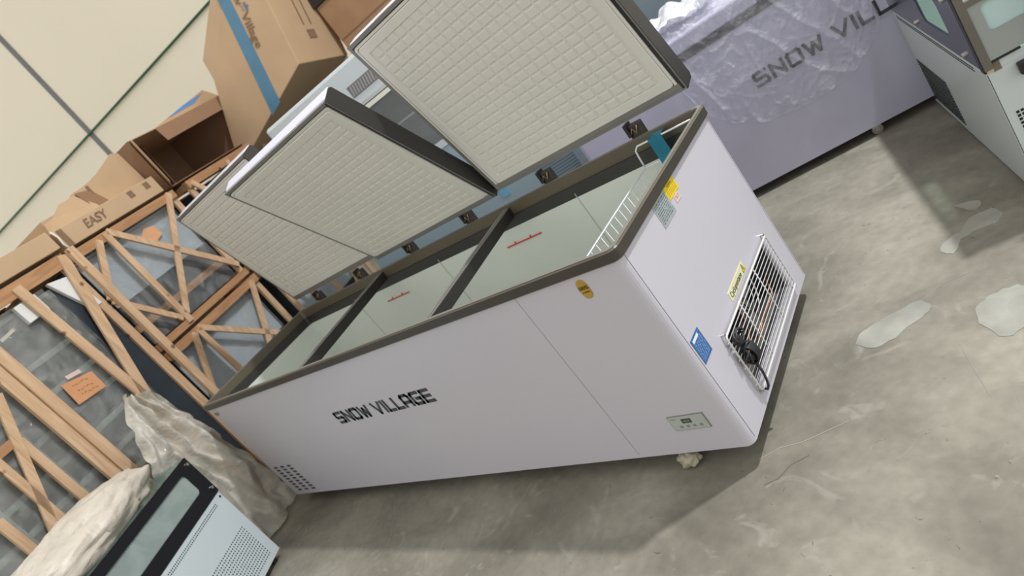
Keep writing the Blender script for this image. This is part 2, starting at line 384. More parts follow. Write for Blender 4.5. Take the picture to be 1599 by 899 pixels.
# collar round the opening
rim = B().sweep([L4(-.004, .812), L4(-.009, .818), L4(-.009, .846), L4(-.005, .851), L4(.010, .851), L4(.013, .848), L4(.0165, .800), L4(.014, .798), L4(.008, .798), L4(.008, .812)], close=True)
rim.build('rim', nmat('lit_rim_plastic', (.105, .088, .058), .33, var=.04, scale=4), fz, smooth=False)  # olive tone carries the sheen of the collar's lit inner face
B().sweep([L4(-.0092, .817), L4(-.0100, .817), L4(-.0100, .847), L4(-.0092, .847)], close=True).build('rim_side', RIM, fz)
B().sweep([L4(.018, .800), L4(.0275, .800), L4(.030, .750), L4(.0275, .748), L4(.018, .748)], close=True).build('inner_lip', DARKCAP, fz)  # dark material stands for the shaded undercut of the collar
B().sweep([L4(-.0045, .8515), L4(.009, .8515), L4(.009, .853), L4(-.0045, .853)], close=True).build('rim_edge', RIMTOP, fz)
for xa, xb in ((1.165, .985), (2.185, 2.045)):
    d_ = B(); d_.beam((xa, .014, .815), (xb, WY - .014, .815), .038, .050, (0, 0, 1)); d_ = d_.build('crossbar', nmat('dark_bar_plastic', (.020, .018, .016), .5), fz, bevel=.004, label='dark plastic bar across the opening')
    for o_, w_, z_ in ((-.008, .018, .8408), (.012, .010, .8402)): B().beam((xa + o_, .016, z_), (xb + o_, WY - .016, z_), w_, .003, (0, 0, 1)).build('crossbar_edge', RIMTOP, d_)
# seams
for s_ in ((LX - .0005, LX + .0005, .0245, .0262, .095, .812), (LX - .0005, LX + .0005, WY - .030, WY - .0285, .095, .812)):
    B().box(*s_).build('panel_seam', SEAM, fz)
B().box(2.649, 2.6505, -.0005, .0005, .095, .812).build('panel_seam', SEAM, fz)
# load marks on the rear liner
for x0, x1 in ((1.917, 2.144), (.877, 1.095)):
    m = B().box(x0, x1, WY - .034, WY - .0305, .670, .676)
    for f_ in (.25, .7): m.box(x0 + (x1 - x0) * f_, x0 + (x1 - x0) * f_ + .005, WY - .034, WY - .0305, .673, .687)
    m.build('load_line', RED, fz, label='thin red load line')
# print and stickers on the front
b = lettering(B(), 'SNOW VILLAGE', 1.158, 1.912, .507, .073, -.0012, .0155)
b.build('brand_lettering', INK, fz, label='dark square lettering reading SNOW VILLAGE')
B().box(.038, .088, -.003, 0, .764, .786).build('badge_plate', GREYP, fz)
bd = B(); bd.prism([Vector((2.908 + .019 * math.copysign(abs(math.cos(a)) ** .8, math.cos(a)) , -.0004, .764 + .034 * math.copysign(abs(math.sin(a)) ** .8, math.sin(a)))) for a in [2 * PI * i / 28 for i in range(28)]], (0, -.002, 0))
bd = bd.build('gold_badge', GOLD, fz, bevel=.0008, label='small gold oval sticker')
text('100%', .017, FRONT(2.907, .768, -.0028), nmat('brown_print', (.10, .06, .01), .5), 'badge_print', bd, bold=.0004)
text('COPPER', .0075, FRONT(2.908, .753, -.0028), MATS['brown_print'], 'badge_print', bd)
cp = B().box(2.857, 2.987, -.003, 0, .182, .243).build('control_panel', GREYP, fz, label='small grey control panel with display')
B().box(2.8595, 2.9845, -.0042, -.003, .1845, .2405).build('overlay', PANELG, cp)
B().box(2.902, 2.936, -.0052, -.0042, .212, .230).build('display', LCD, cp)
for i in range(4): B().box(2.884 + .024 * i, 2.894 + .024 * i, -.0050, -.0042, .194, .203).build('button', GREYP, cp)
B().box(2.866, 2.884, -.0048, -.0042, .230, .233).build('overlay_print', GREYP, cp)
text('-88.8', .011, FRONT(2.919, .221, -.0056), nmat('display_digits', (.30, .32, .25), .4), 'display_digits', cp)
# right end: labels
def label_card(y0, y1, z0, z1, mat, name, ink, rows, lab, head=None, t=.0015, seed=1):
    o = B().box(LX, LX + t, y0, y1, z0, z1).build(name, mat, fz, label=lab)
    random.seed(seed); q = B(); n = rows; hh = (z1 - z0) / (n + 1.5)
    for i in range(n):
        y = y0 + .006; z = z1 - hh * (i + 1.2)
        if head and i == 0: continue
        while y < y1 - .008:
            l = random.uniform(.004, .016); l = min(l, y1 - .006 - y)
            q.box(LX + t, LX + t + .0004, y, y + l, z, z + hh * .42); y += l + random.uniform(.002, .006)
    q.build(name + '_print', ink, o)
    if head: text(head, hh * 1.15, RIGHT((y0 + y1) / 2, z1 - hh * .95, LX + t + .0003), ink, name + '_heading', o, bold=.0003)
    return o
label_card(.360, .443, .768, .8105, YELLOW, 'warning_sticker', nmat('olive_print', (.45, .32, .02), .5), 5, 'yellow sticker', 'WARNING', seed=3)
label_card(.256, .359, .733, .8105, SILVER, 'rating_label', nmat('dark_green_print', (.12, .15, .15), .5), 9, 'silver rating label', seed=5)
label_card(.387, .425, .742, .765, PINK, 'inspection_sticker', nmat('purple_print', (.35, .2, .22), .5), 2, 'small pink sticker', seed=6)
label_card(.034, .102, .387, .475, BLUEL, 'notice_label', nmat('pale_blue_print', (.16, .28, .5), .5), 12, 'blue notice label', seed=8)
B().box(LX + .0015, LX + .0025, .042, .084, .459, .468).build('notice_heading', WHITEP, fz, label='white stripe of the blue notice')
wl = B().box(LX, LX + .0015, .334, .51, .377, .412).build('gas_sticker', PALEY, fz, label='pale yellow sticker reading Cyclopentane')
text('Cyclopentane', .028, RIGHT(.405, .393, LX + .0018), INK, 'gas_sticker_print', wl, sx=.80)
B().prism([(LX + .0016, .481, .381), (LX + .0016, .509, .381), (LX + .0016, .495, .410)], (.0005, 0, 0)).build('warning_triangle', BLACK, wl)
B().prism([(LX + .0020, .4845, .383), (LX + .0020, .5055, .383), (LX + .0020, .495, .405)], (.0005, 0, 0)).build('warning_triangle_fill', YELLOW, wl)
B().box(LX + .0024, LX + .003, .4935, .4965, .386, .397).build('warning_mark', BLACK, wl)
# machine bay
bw = B(); bw.box(LX - .50, LX - .012, GY0 + .0005, GY0 + .002, GZ0, GZ1); bw.box(LX - .50, LX - .012, GY1 - .002, GY1 - .0005, GZ0, GZ1); bw.box(LX - .50, LX - .012, GY0, GY1, GZ1 - .002, GZ1 - .0005); bw.box(LX - .50, LX - .012, GY0, GY1, GZ0 + .0005, GZ0 + .002)
bw.build('bay_shade_plates', nmat('bay_shade', (.05, .05, .052), .6, var=.3, scale=20), fz)  # dark plates added so the machine bay reads as shaded
B().box(LX - .50, LX - .49, GY0, GY1, GZ0, GZ1).build('bay_backing', DMETAL, fz)
cm = B()
for i in range(9):
    z = GZ0 + .005 + i * .012; r = .070 * math.sin(PI * (i + 1.2) / 10.5) ** .45
    cm.cyl((LX - .17, .33, z), (LX - .17, .33, z + .012), r, 20, .070 * math.sin(PI * (i + 2.2) / 10.5) ** .45 if i < 8 else .03)
cm.build('compressor', BLACK, fz)
fan = B()
for k in range(5):
    a = 2 * PI * k / 5; fan.beam((LX - .10, .55 + .01 * math.cos(a), .25 + .01 * math.sin(a)), (LX - .10, .55 + .07 * math.cos(a), .25 + .07 * math.sin(a)), .045, .002, (1, .3, .3))
fan.build('fan', nmat('grey_fan', (.25, .25, .24), .4), fz)
rg = B(); rg.tube([(LX - .08, .55 + .085 * math.cos(a), .25 + .085 * math.sin(a)) for a in [2 * PI * i / 28 for i in range(28)]], .004, 6, True); rg.tube([(LX - .08, .55 + .05 * math.cos(a), .25 + .05 * math.sin(a)) for a in [2 * PI * i / 24 for i in range(24)]], .0025, 6, True)
rg.build('fan_guard', METAL, fz)
cu = B()
cu.tube([(LX - .12, .22 + .008 * i, .20 + .06 * math.sin(i * .7)) for i in range(14)], .004, 6)
cu.tube([(LX - .06, .25, .165), (LX - .06, .36, .17), (LX - .07, .44, .20), (LX - .07, .46, .33), (LX - .08, .62, .335)], .004, 6)
cu.tube([(LX - .05, .40, .155), (LX - .05, .52, .165), (LX - .05, .66, .16), (LX - .06, .69, .22)], .005, 6)
cu.build('copper_pipe', COPPER, fz)
tr = B().box(LX - .20, LX - .03, .22, .66, GZ0, GZ0 + .006)
tr.box(LX - .09, LX - .05, .43, .49, GZ0 + .006, GZ0 + .075); tr.build('machine_tray', nmat('grey_tray', (.17, .16, .145), .5, var=.2), fz)
cf = B()
for i in range(16): cf.box(LX - .30, LX - .24, .44 + .014 * i, .442 + .014 * i, GZ0 + .01, GZ1 - .02)
cf.build('condenser_fins', METAL, fz)
# wire grille
gx = LX + .014
g = B(); fr_ = rrect(.168, .722, .134, .366, .012, 0); g.tube([(gx, p.x, p.y) for p in rrect(.170, .720, 0, 1, .01, 0)][:0] or [(gx, q.x, q.y) for q in [Vector((p.x, p.y)) for p in rrect(.172, .718, .138, .364, .012, 0)]], .0036, 8, True)
gr = g.build('grille', GWIRE, fz, label='white wire grille over the machine bay')
for i in range(12):
    z = .138 + .226 * (i + 1) / 13
    B().tube([(gx, .160 if i % 2 else .166, z), (gx, .722, z)], .0016, 6).build('grille_wire', GWIRE, gr)
for y in (.345, .53): B().tube([(gx - .004, y, .135), (gx - .004, y, .367)], .0026, 6).build('cross_wire', GWIRE, gr)
for y, z in ((.176, .372), (.176, .131), (.714, .372), (.714, .131)): B().cyl((LX - .002, y, z), (gx, y, z), .004, 8).build('grille_screw', METAL, gr)
# power cord bundled against the grille
cord = B(); pts = []
for i in range(120):
    a = i * .36; t = i / 119
    pts.append((gx + .016 + .012 * math.sin(a * 1.3), .205 + .022 * math.cos(a) + .012 * math.sin(t * 9), .268 + .035 * math.sin(a) * math.cos(t * 2) - .01 * t))
cord.tube(pts, .0042, 7)
cord.tube([(gx + .02 + .006 * math.sin(i), .205 + .030 * math.cos(i * .42), .338 + .018 * math.sin(i * .42)) for i in range(30)], .0036, 7)
for k in range(5): cord.tube([(gx + .018 + .024 * math.cos(a), .196 + .006 * k, .262 + .034 * math.sin(a)) for a in [2 * PI * i / 18 for i in range(18)]], .0036, 7, True)
cord.tube([(gx + .02, .20, .225), (gx + .024, .196, .195), (gx + .022, .192, .165), (gx + .018, .188, .142), (gx + .01, .186, .130), (gx - .008, .19, .132)], .0042, 8)
cord.build('power_cord', CORD, fz, label='black power cord tied in a bundle')
B().box(gx + .004, gx + .026, .183, .205, .318, .345).build('plug', BLACK, fz, bevel=.003)
# hinges
for x in (2.80, 2.325, 1.79, 1.30, .79, .28):
    h = B().box(x - .032, x + .032, WY + .004, WY + .030, .795, .905).build('hinge', nmat('dark_hinge', (.045, .038, .03), .4), fz, bevel=.004)
    B().box(x - .034, x - .020, WY - .006, WY + .036, .862, .915).build('hinge_leaf', BLACK, h)
    B().tube([(x - .022, WY - .003, .868), (x - .005, WY - .004, .892), (x + .006, WY - .003, .868), (x + .02, WY - .002, .898)], .0028, 6).build('hinge_spring', BRASS, h)
# casters
for x, y in ((2.80, .10), (.28, .10), (2.80, WY - .10), (.28, WY - .10)):
    c = B().box(x - .03, x + .03, y - .025, y + .025, .068, .080); c.box(x - .022, x - .017, y - .018, y + .018, .028, .07); c.box(x + .017, x + .022, y - .018, y + .018, .028, .07)
    c = c.build('caster', METAL, fz); B().cyl((x - .013, y, .027), (x + .013, y, .027), .027, 20).build('wheel', nmat('grey_wheel', (.25, .24, .22), .5), c)
# raised lids
LW, LL = .860, 1.003
def lid_mesh():
    P = {}
    P['skin'] = B().box(.003, LL - .003, .004, LW + .004, -.076, -.010)
    r = B()
    def ring(b, i0, i1, z0, z1, rad=.02):
        o0 = rrect(i0, LL - i0, i0, LW - i0, max(.004, rad - i0 * .3), z0); o1 = [Vector((p.x, p.y, z1)) for p in o0]
        q0 = rrect(i1, LL - i1, i1, LW - i1, max(.004, rad - i1 * .3), z0); q1 = [Vector((p.x, p.y, z1)) for p in q0]
        b.sweep([o0, o1, q1, q0], close=True)
    ring(r, -.001, .014, -.007, .002, .01); P['frame'] = r
    g = B(); ring(g, .0145, .019, -.012, -.002); P['gasket'] = g
    g = B(); ring(g, .019, .029, -.010, .005); P['seal'] = g
    t = B(); I = .031
    t.sweep([rrect(I, LL - I, I, LW - I, .015, -.010), rrect(I, LL - I, I, LW - I, .015, .004), rrect(I + .004, LL - I - .004, I + .004, LW - I - .004, .013, .008),
             rrect(I + .036, LL - I - .036, I + .036, LW - I - .036, .012, .008), rrect(I + .039, LL - I - .039, I + .039, LW - I - .039, .012, .003)])
    n, m = 16, 18; x0 = I + .046; y0 = I + .038; px = (LL - 2 * x0) / n; py = (LW - 2 * y0) / m
    for i in range(n):
        for j in range(m):
            a, c = x0 + i * px, y0 + j * py; g_ = .0016; h_ = .0072
            vs = [(a + g_, c + g_, .002), (a + px - g_, c + g_, .002), (a + px - g_, c + py - g_, .002), (a + g_, c + py - g_, .002)]
            k = g_ + .0050; vs += [(a + k, c + k, h_), (a + px - k, c + k, h_), (a + px - k, c + py - k, h_), (a + k, c + py - k, h_)]
            t.add(vs, [(4, 5, 6, 7), (0, 1, 5, 4), (1, 2, 6, 5), (2, 3, 7, 6), (3, 0, 4, 7)])
    P['panel'] = t
    cap = lambda xa, xb: B().prism([(xa, -.002, .001), (xa, LW + .001, .001), (xa, LW + .001, -.066), (xa, LW - .010, -.0765), (xa, .012, -.0765), (xa, -.002, -.064)], (xb - xa, 0, 0))
    P['capR'] = cap(LL - .004, LL + .003); P['capL'] = cap(-.003, .004)
    P['bar'] = B().box(.014, LL - .014, .014, .034, -.006, .0055); P['gap'] = B().box(LL - .0145, LL - .0045, .006, LW - .006, -.012, .0024)
    P['tab'] = B().box(.20, .30, LW - .001, LW + .003, -.020, -.008)
    P['tab2'] = B().box(.66, .76, LW - .001, LW + .003, -.020, -.008)
    return P
P = lid_mesh(); first = None
lidobj = []
def lidpart(b, name, mat, parent, bevel=0, label=None):
    INV[parent] = Matrix.Identity(4); o = b.build(name, mat, parent, bevel=bevel, label=label); return o
tmp = bpy.data.objects.new('lid_origin', None); C.objects.link(tmp); INV[tmp] = Matrix.Identity(4)
lid = lidpart(P['skin'], 'lid', LIDSKIN, tmp, bevel=.008)
lidpart(P['frame'], 'lid_frame', RIMTOP, lid); lidpart(P['gasket'], 'gasket', DARKCAP, lid); lidpart(P['seal'], 'inner_seal', CREAM, lid)
lidpart(P['panel'], 'inner_panel', CREAM, lid, label='cream inner panel pressed into small squares')
lidpart(P['capR'], 'end_cap', DARKCAP, lid, bevel=.001); lidpart(P['capL'], 'end_cap', DARKCAP, lid, bevel=.001)
lidpart(P['bar'], 'hinge_bar', RIMTOP, lid); lidpart(P['gap'], 'end_gap', BLACK, lid); lidpart(P['tab'], 'lid_tab', TABS, lid); lidpart(P['tab2'], 'lid_tab', TABS, lid)
for i, (x0, y, z, th, lb) in enumerate(((2.060, .872, .926, 76.8, 'raised lid nearest the camera'), (1.033, .866, .911, 59.6, 'middle lid, tilted furthest forward'), (.030, .882, .926, 74.8, 'farthest lid, partly behind the middle one'))):
    o = lid if i == 0 else lid.copy()
    if i:
        C.objects.link(o)
        for ch in kids:
            c = ch.copy(); C.objects.link(c); c.parent = o
    else: kids = list(lid.children)
    o.parent = fz
    o.matrix_local = INV[fz] @ Matrix.Translation((x0, y, z)) @ Matrix.Rotation(PI - math.radians(th), 4, 'X')
    o['label'] = lb
bpy.data.objects.remove(tmp)
# wire basket hung inside the right end
bk = root('wire_basket', W, (2.90, .42, .52), 'white wire basket hanging inside the right end of the open freezer', 'basket')
bx0, bx1, by0, by1, bzt, bzb = 2.79, 3.030, .060, .800, .752, .52
B().tube([Vector((p.x, p.y, bzt)) for p in rrect(bx0, bx1, by0, by1, .02, 0, 3)], .0032, 6, True).build('top_ring', WIRE, bk)
bt = B()
bt.tube([Vector((p.x, p.y, bzb)) for p in rrect(bx0 + .02, bx1 - .02, by0 + .02, by1 - .02, .02, 0, 3)], .003, 6, True)
bt.tube([Vector((p.x, p.y, .64)) for p in rrect(bx0 + .01, bx1 - .01, by0 + .01, by1 - .01, .02, 0, 3)], .002, 6, True); bt.build('lower_ring', WIRE, bk)
vw = B()
for i in range(17):
    y = by0 + .03 + (by1 - by0 - .06) * i / 16; vw.tube([(bx0, y, bzt), (bx0 + .02, y, bzb), (bx1 - .02, y, bzb), (bx1, y, bzt)], .0016, 5)
for i in range(5):
    x = bx0 + .035 + .035 * i; vw.tube([(x, by0, bzt), (x, by0 + .02, bzb), (x, by1 - .02, bzb), (x, by1, bzt)], .0016, 5)
vw.build('basket_wires', WIRE, bk)
for y, s_ in ((by1, 1),):
    yy = y + s_ * .006
    B().tube([(bx0 + .002, y, bzt), (bx0 + .001, yy, bzt + .05), (bx0 + .004, yy, .825), (bx0 + .02, yy, .839), (bx0 + .2, yy, .839), (bx1 + .012, yy, .839)], .0036, 7).build('hanger', WIRE, bk)
tp = B(); tp.box(2.862, 2.915, .745, .7485, .80, .862); tp.box(2.862, 2.915, .745, .800, .858, .861)
tag(B().add([(2.865, .795, .735), (2.925, .795, .735), (2.920, .801, .843), (2.862, .801, .843), (2.862, .845, .845), (2.918, .845, .845)], [(0, 1, 2, 3), (3, 2, 5, 4)]).build('tape_strip', BLUETAPE, solid=.0008), 'clear blue tape holding the basket hanger to the rear rim', 'tape')
tag(B().box(2.66, 2.74, .070, .076, .758, .772).build('tape_strip', BLUETAPE), 'bit of clear blue tape just inside the front rim', 'tape')

# ================================================================= second freezer behind, under film
f2 = root('chest_freezer', UV, (3.60, 1.32, 0), 'lavender chest freezer standing behind under clear plastic film, lids shut', 'freezer')
U0, U1, V0, V1 = 2.378, 4.55, .99, 1.84
f2b = B(UV).sweep([rrect(U0, U1, V0, V1, .03, z) for z in (.050, .812)]).build('body', PAINT2, f2)
B(UV).sweep([rrect(U0 - .006, U1 + .006, V0 - .006, V1 + .006, .03, z) for z in (.812, .848)]).build('rim', DARKCAP, f2)
for a, c in ((U0, 3.47), (3.475, U1)):
    B(UV).box(a + .003, c - .003, V0 + .002, V1,   .850, .925).build('lid', PAINT2, f2, bevel=.01)
b = lettering(B(UV), 'SNOW VILLAGE', 3.295, 4.16, .505, .077, V0 - .0012, .0155)
b.build('brand_lettering', INKBG, f2, label='dark square lettering reading SNOW VILLAGE')
for u, v in ((3.647, 1.02), (2.6, 1.02), (3.647, 1.70), (2.6, 1.70)):
    c = B(UV).box(u - .02, u + .02, v - .015, v + .015, .035, .052).build('caster', METAL, f2); B(UV).cyl((u, v - .012, .025), (u, v + .012, .025), .025, 18).build('wheel', nmat('grey_wheel', (.25, .24, .22), .5), c)
    B(UV).cyl((u, v - .014, .025), (u, v - .012, .025), .011, 10).build('wheel_hub', METAL, c)
# film draped over it: lies on the lids and hangs down the front to a curved hem
HEM = [(2.88, .84), (2.966, .80), (2.977, .711), (3.001, .60), (3.015, .533), (3.124, .414), (3.252, .338), (3.433, .312), (3.625, .328), (3.695, .352), (3.818, .437), (3.86, .50), (3.88, .56)]
def hem(u):
    for (a, za), (c, zc) in zip(HEM, HEM[1:]):
        if a <= u <= c: return za + (zc - za) * (u - a) / (c - a)
    return HEM[-1][1]
def film(s, t):
    u = 2.90 + .96 * s
    top = .929; fr = V0 - .009
    Ltop = .52; Lf = top - hem(u); d = t * (Ltop + Lf)
    n1 = noise.noise(Vector((u * 5, t * 6, 1.3))); n2 = noise.noise(Vector((u * 13 + t * 5, t * 15, 4.1))); rid = 1 - abs(noise.noise(Vector((u * 7 - t * 3, t * 2.2 + u, 7))) * 2)
    rd2 = 1 - abs(noise.noise(Vector((u * 15 + t * 9, t * 8 - u * 4, 3))) * 2.2)
    k = .006 * abs(n1) + .003 * abs(n2) + .012 * max(0, rid) ** 5 + .006 * max(0, rd2) ** 6
    if d < Ltop: return Vector((u, fr + Ltop - d, top + .004 + k * 2.2))
    return Vector((u + .01 * n2, fr - k, top + .004 - (d - Ltop)))
tag(B(UV).grid(film, 170, 170).build('plastic_film', FILM), 'clear crinkled plastic film hanging over the lavender freezer behind', 'plastic film')
def film2(s, t):
    u = 2.70 + .60 * s; v = 1.06 + .65 * t
    n = abs(noise.noise(Vector((u * 8, v * 8, 2)))) * .10 + abs(noise.noise(Vector((u * 20, v * 18, 5)))) * .03
    return Vector((u + .03 * noise.noise(Vector((v * 9, 3, u))), v, .955 + n))
tag(B(UV).grid(film2, 50, 50).build('plastic_film', FILMW), 'bright white heap of plastic bunched on top of the lavender freezer', 'plastic film')

# ================================================================= display cabinet at the right edge
RC = frame(3.8185, .9758, 18.65)
rc = root('display_cabinet', RC, (.35, .6, 0), 'white glass display cabinet at the top right corner, louvred side towards the aisle', 'display cabinet')
D, RW = 1.15, .72
B(RC).box(0, RW, 0, D, .022, .505).build('base', WPANEL, rc, bevel=.004)
# louvred vent in the side: long slits
lv = B(RC)
for i in range(17):
    z = .262 - .0125 * i; y1 = 1.125; lv.beam((-.0015, y1, z), (-.0015, .705 + .0 * i, z), .0032, .002, (1, 0, 0))
lv.build('louvre_slits', HOLE, rc, label='grey slatted vent')
for z in (.482, .493): B(RC).box(-.0012, 0, .12, D - .06, z - .0016, z + .0016).build('vent_slit', HOLE, rc)
B(RC).box(-.004, 0, D - .01, D + .004, .03, .04).build('screw', METAL, rc); 
B(RC).cyl((-.005, D - .02, .058), (0, D - .02, .058), .007, 10).build('screw', BLACK, rc)
ZT = .770
def hole_ring(F, x, y0, y1, z0, z1, hy0, hy1, hz0, hz1, r, t):
    o = []; h = []
    ro = rrect(y0, y1, z0, z1, .006, 0); ri = rrect(hy0, hy1, hz0, hz1, r, 0)
    f = lambda ps, xx: [Vector((xx, p.x, p.y)) for p in ps]
    return B(F).sweep([f(ro, x), f(ro, x + t), f(ri, x + t), f(ri, x)], close=True)
hole_ring(RC, -.001, .035, D, .512, ZT, .225, .525, .582, .722, .03, .007).build('glass_border', BGLASS2, rc, label='dark printed border of the side glass')
B(RC).box(.001, .004, .05, D, .52, ZT - .01).build('side_glass', GLASS, rc)
B(RC).box(-.002, .012, .0, .032, .505, ZT).build('black_corner_trim', BLACK, rc)
for y, z in ((.69, .543), (.148, .537), (.10, .742), (.90, .745)):
    B(RC).cyl((-.009, y, z), (0, y, z), .0085, 14).build('glass_stud', METAL, rc)
# front side of it: brown frame, grey door panel with rounded opening
B(RC).box(.0, .022, -.012, .002, .515, ZT).build('front_frame', nmat('taupe_frame', (.13, .12, .095), .45), rc)
B(RC).box(.022, RW, -.012, .002, .716, .735).build('front_frame', MATS['taupe_frame'], rc)
GP = nmat('grey_door_panel', (.30, .33, .31), .4, var=.02)
hp = [Vector((p.x, 0, p.y)) for p in rrect(.020, .40, .538, .716, .003, 0)]; hi = [Vector((p.x, 0, p.y)) for p in rrect(.052, .30, .617, .706, .016, 0)]
B(RC).sweep([[Vector((p.x, y, p.z)) for p in q] for q, y in ((hp, 0), (hp, -.008), (hi, -.008), (hi, 0))], close=True).build('door_panel', GP, rc)
B(RC).box(.03, .40, .001, .004, .60, .712).build('mint_window', nmat('mint_glass', (.50, .66, .64), .15), rc)
B(RC).box(.022, RW, -.0015, .02, .504, .5305).build('front_ledge', WPANEL, rc)
B(RC).box(.02, .10, -.010, 0, .531, .5365).build('door_gap', BLACK, rc)
B(RC).box(.004, .022, -.003, 0, .504, .530).build('yellow_tape', nmat('tan_tape', (.55, .45, .25), .6), rc)
B(RC).box(.022, .042, -.003, 0, .500, .530).build('brown_tape', nmat('brown_tape', (.16, .13, .09), .6), rc)
B(RC).box(.075, .13, -.02, 0, .455, .495).build('handle', BLACK, rc, bevel=.004)
B(RC).box(.0015, .003, -.001, 0, .03, .50).build('panel_gap', BLACK, rc)
vq = B(RC)
for i in range(6):
    for j in range(8): vq.box(.028 + .012 * i, .036 + .012 * i, -.0012, 0, .345 - .013 * j, .353 - .013 * j)
vq.build('front_vent', HOLE, rc)
B(RC).box(0, RW, 0, D, ZT - .03, ZT).build('roof', GLASS, rc)
B(RC).box(.02, RW - .02, .10, D - .02, .505, .52).build('deck', WPANEL, rc)
B(RC).box(.30, .31, .05, D - .04, .52, ZT - .04).build('inner_panel', WPANEL, rc)
tag(B(RC).grid(lambda s, t: Vector((.118 + .05 * s + .035 * t * t + .03 * math.sin(t * 3), -.03 - .02 * math.sin(s * 3) , .73 - .17 * t - .03 * s)), 12, 16).build('plastic_film', nmat('grey_film', (.50, .49, .48), .35, var=.05), solid=.002), 'pale plastic strip hanging on the front of the right cabinet', 'plastic film')

# ================================================================= small display cabinet at the bottom left
BC = frame(.249, -.343, 28.03)
bc = root('display_cabinet', BC, (-.3, -.6, 0), 'low cake display cabinet at the bottom left, black-bordered glass over white vented base', 'display cabinet')
S1 = 1.25; BD = .55
bb = B(BC).sweep([rrect(-BD, 0, -S1, 0, .008, z) for z in (.04, .512)]).build('base', nmat('pale_steel_panel', (.56, .64, .65), .3, var=.012, scale=2), bc, bevel=.002)
vh = B(BC)
for i in range(44):
    for j in range(2):
        y = -.080 - .0122 * i; vh.box(-.002, .0006, y - .0030, y + .0030, .470 + .012 * j, .476 + .012 * j)
vh.build('vent_holes', HOLE, bc, kind='stuff')
vh = B(BC)
for i in range(26):
    for j in range(13):
        y = -.072 - .0155 * i; z = .080 + .0178 * j; vh.cyl((-.002, y, z), (.0006, y, z), .0042, 6)
vh.build('vent_holes', HOLE, bc, kind='stuff')
def fhole(F, x, t): return hole_ring(F, x, -S1, .002, .515, .770, -S1 + .12, -.078, .588, .716, .024, t)
fhole(BC, -.004, .008).build('glass_border', BGLASS, bc, label='black printed border of the glass')
B(BC).box(-.008, -.005, -S1 + .02, -.01, .52, .765).build('side_glass', GLASSMILK, bc)
for y, z in ((-.022, .735), (-.020, .556), (-S1 + .05, .735)):
    B(BC).cyl((.004, y, z), (.012, y, z), .009, 16).build('glass_stud', METAL, bc)
B(BC).cyl((0, -.022, .489), (.002, -.022, .489), .007, 12).build('corner_screw', BLACK, bc)
B(BC).box(-BD, -.01, -S1, 0, .762, .770).build('glass_top', GLASS, bc)
B(BC).box(-BD, -BD + .006, -S1, 0, .512, .762).build('rear_glass', GLASS, bc)
B(BC).box(-BD + .01, -.012, -.008, -.002, .512, .762).build('end_glass', GLASS, bc)
B(BC).box(-BD + .02, -.02, -S1 + .02, -.02, .512, .52).build('deck', CASEL, bc)
B(BC).box(-.30, -.29, -S1 + .02, -.02, .52, .70).build('rear_panel', nmat('grey_back_panel', (.26, .31, .29), .3), bc)
for x, y in ((-.05, -.05), (-.5, -.05), (-.05, -1.2), (-.5, -1.2)): B(BC).cyl((x, y, 0), (x, y, .041), .018, 12).build('foot', BLACK, bc)
# foam-wrapped bundle on top of it
def crumple(F, c, rx, ry, rz, seed, amp, nu=64, nv=40, power=.8):
    def fn(s, t):
        a = 2 * PI * s; e = -PI / 2 + PI * t
        d = Vector((math.cos(e) * math.cos(a), math.cos(e) * math.sin(a), math.sin(e)))
        n = noise.noise(d * 2.2 + Vector((seed, 0, 0))) * .9 + (1 - abs(noise.noise(d * 4.5 + Vector((0, seed, 0)))) * 2.2) * .35 + noise.noise(d * 11 + Vector((0, 0, seed))) * .18
        r = 1 + amp * n
        z = d.z * rz * r
        if z < -rz * .55: z = -rz * .55
        return Vector((c[0] + d.x * rx * r, c[1] + d.y * ry * r, c[2] + z))
    return B(F).grid(fn, nu, nv)
tag(crumple(BC, (-.245, -.56, .835), .22, .50, .13, 3.1, .22).build('foam_bundle', BAGM), 'cream foam and plastic bundle lying on the bottom left cabinet', 'bundle')

# crumpled sheet heaped between the crates and the freezer's far end
LE = [(-.173, 1.181), (-.258, 1.057), (-.329, .923), (-.407, .773), (-.44, .55), (-.46, .3), (-.44, .02)]
RE = [(-.06, 1.10), (-.01, .95), (.035, .80), (.065, .60), (.135, .37), (.10, .16), (.11, .02)]
def lerp(a, t):
    x = t * (len(a) - 1); i = min(int(x), len(a) - 2); f = x - i; return (a[i][0] * (1 - f) + a[i + 1][0] * f, a[i][1] * (1 - f) + a[i + 1][1] * f)
def sheet(s, t):
    l = lerp(LE, t); r = lerp(RE, t); v = l[0] + (r[0] - l[0]) * s; z = l[1] + (r[1] - l[1]) * s
    f = noise.noise(Vector((s * 5 + t * 1.5, t * 1.6, 2))) ; g = 1 - abs(noise.noise(Vector((s * 4.2 - t * 2.5, t * 2.2, 9)))) * 2.5; h = noise.noise(Vector((s * 13, t * 12, 5)))
    u = -.19 + .07 * f + .045 * g + .022 * h + .10 * t * math.sin(PI * s)
    edge = .03 * noise.noise(Vector((t * 9, s * 3, 1)))
    return Vector((min(u, -.02 - .28 * max(0, v)), v + edge * (1 if s in (0, 1) else .5), max(.004, z + .02 * h)))
tag(B(UV).grid(sheet, 60, 90).build('plastic_sheet', SHEET), 'beige milky plastic sheet crumpled against the crates beside the freezer end', 'plastic sheet')

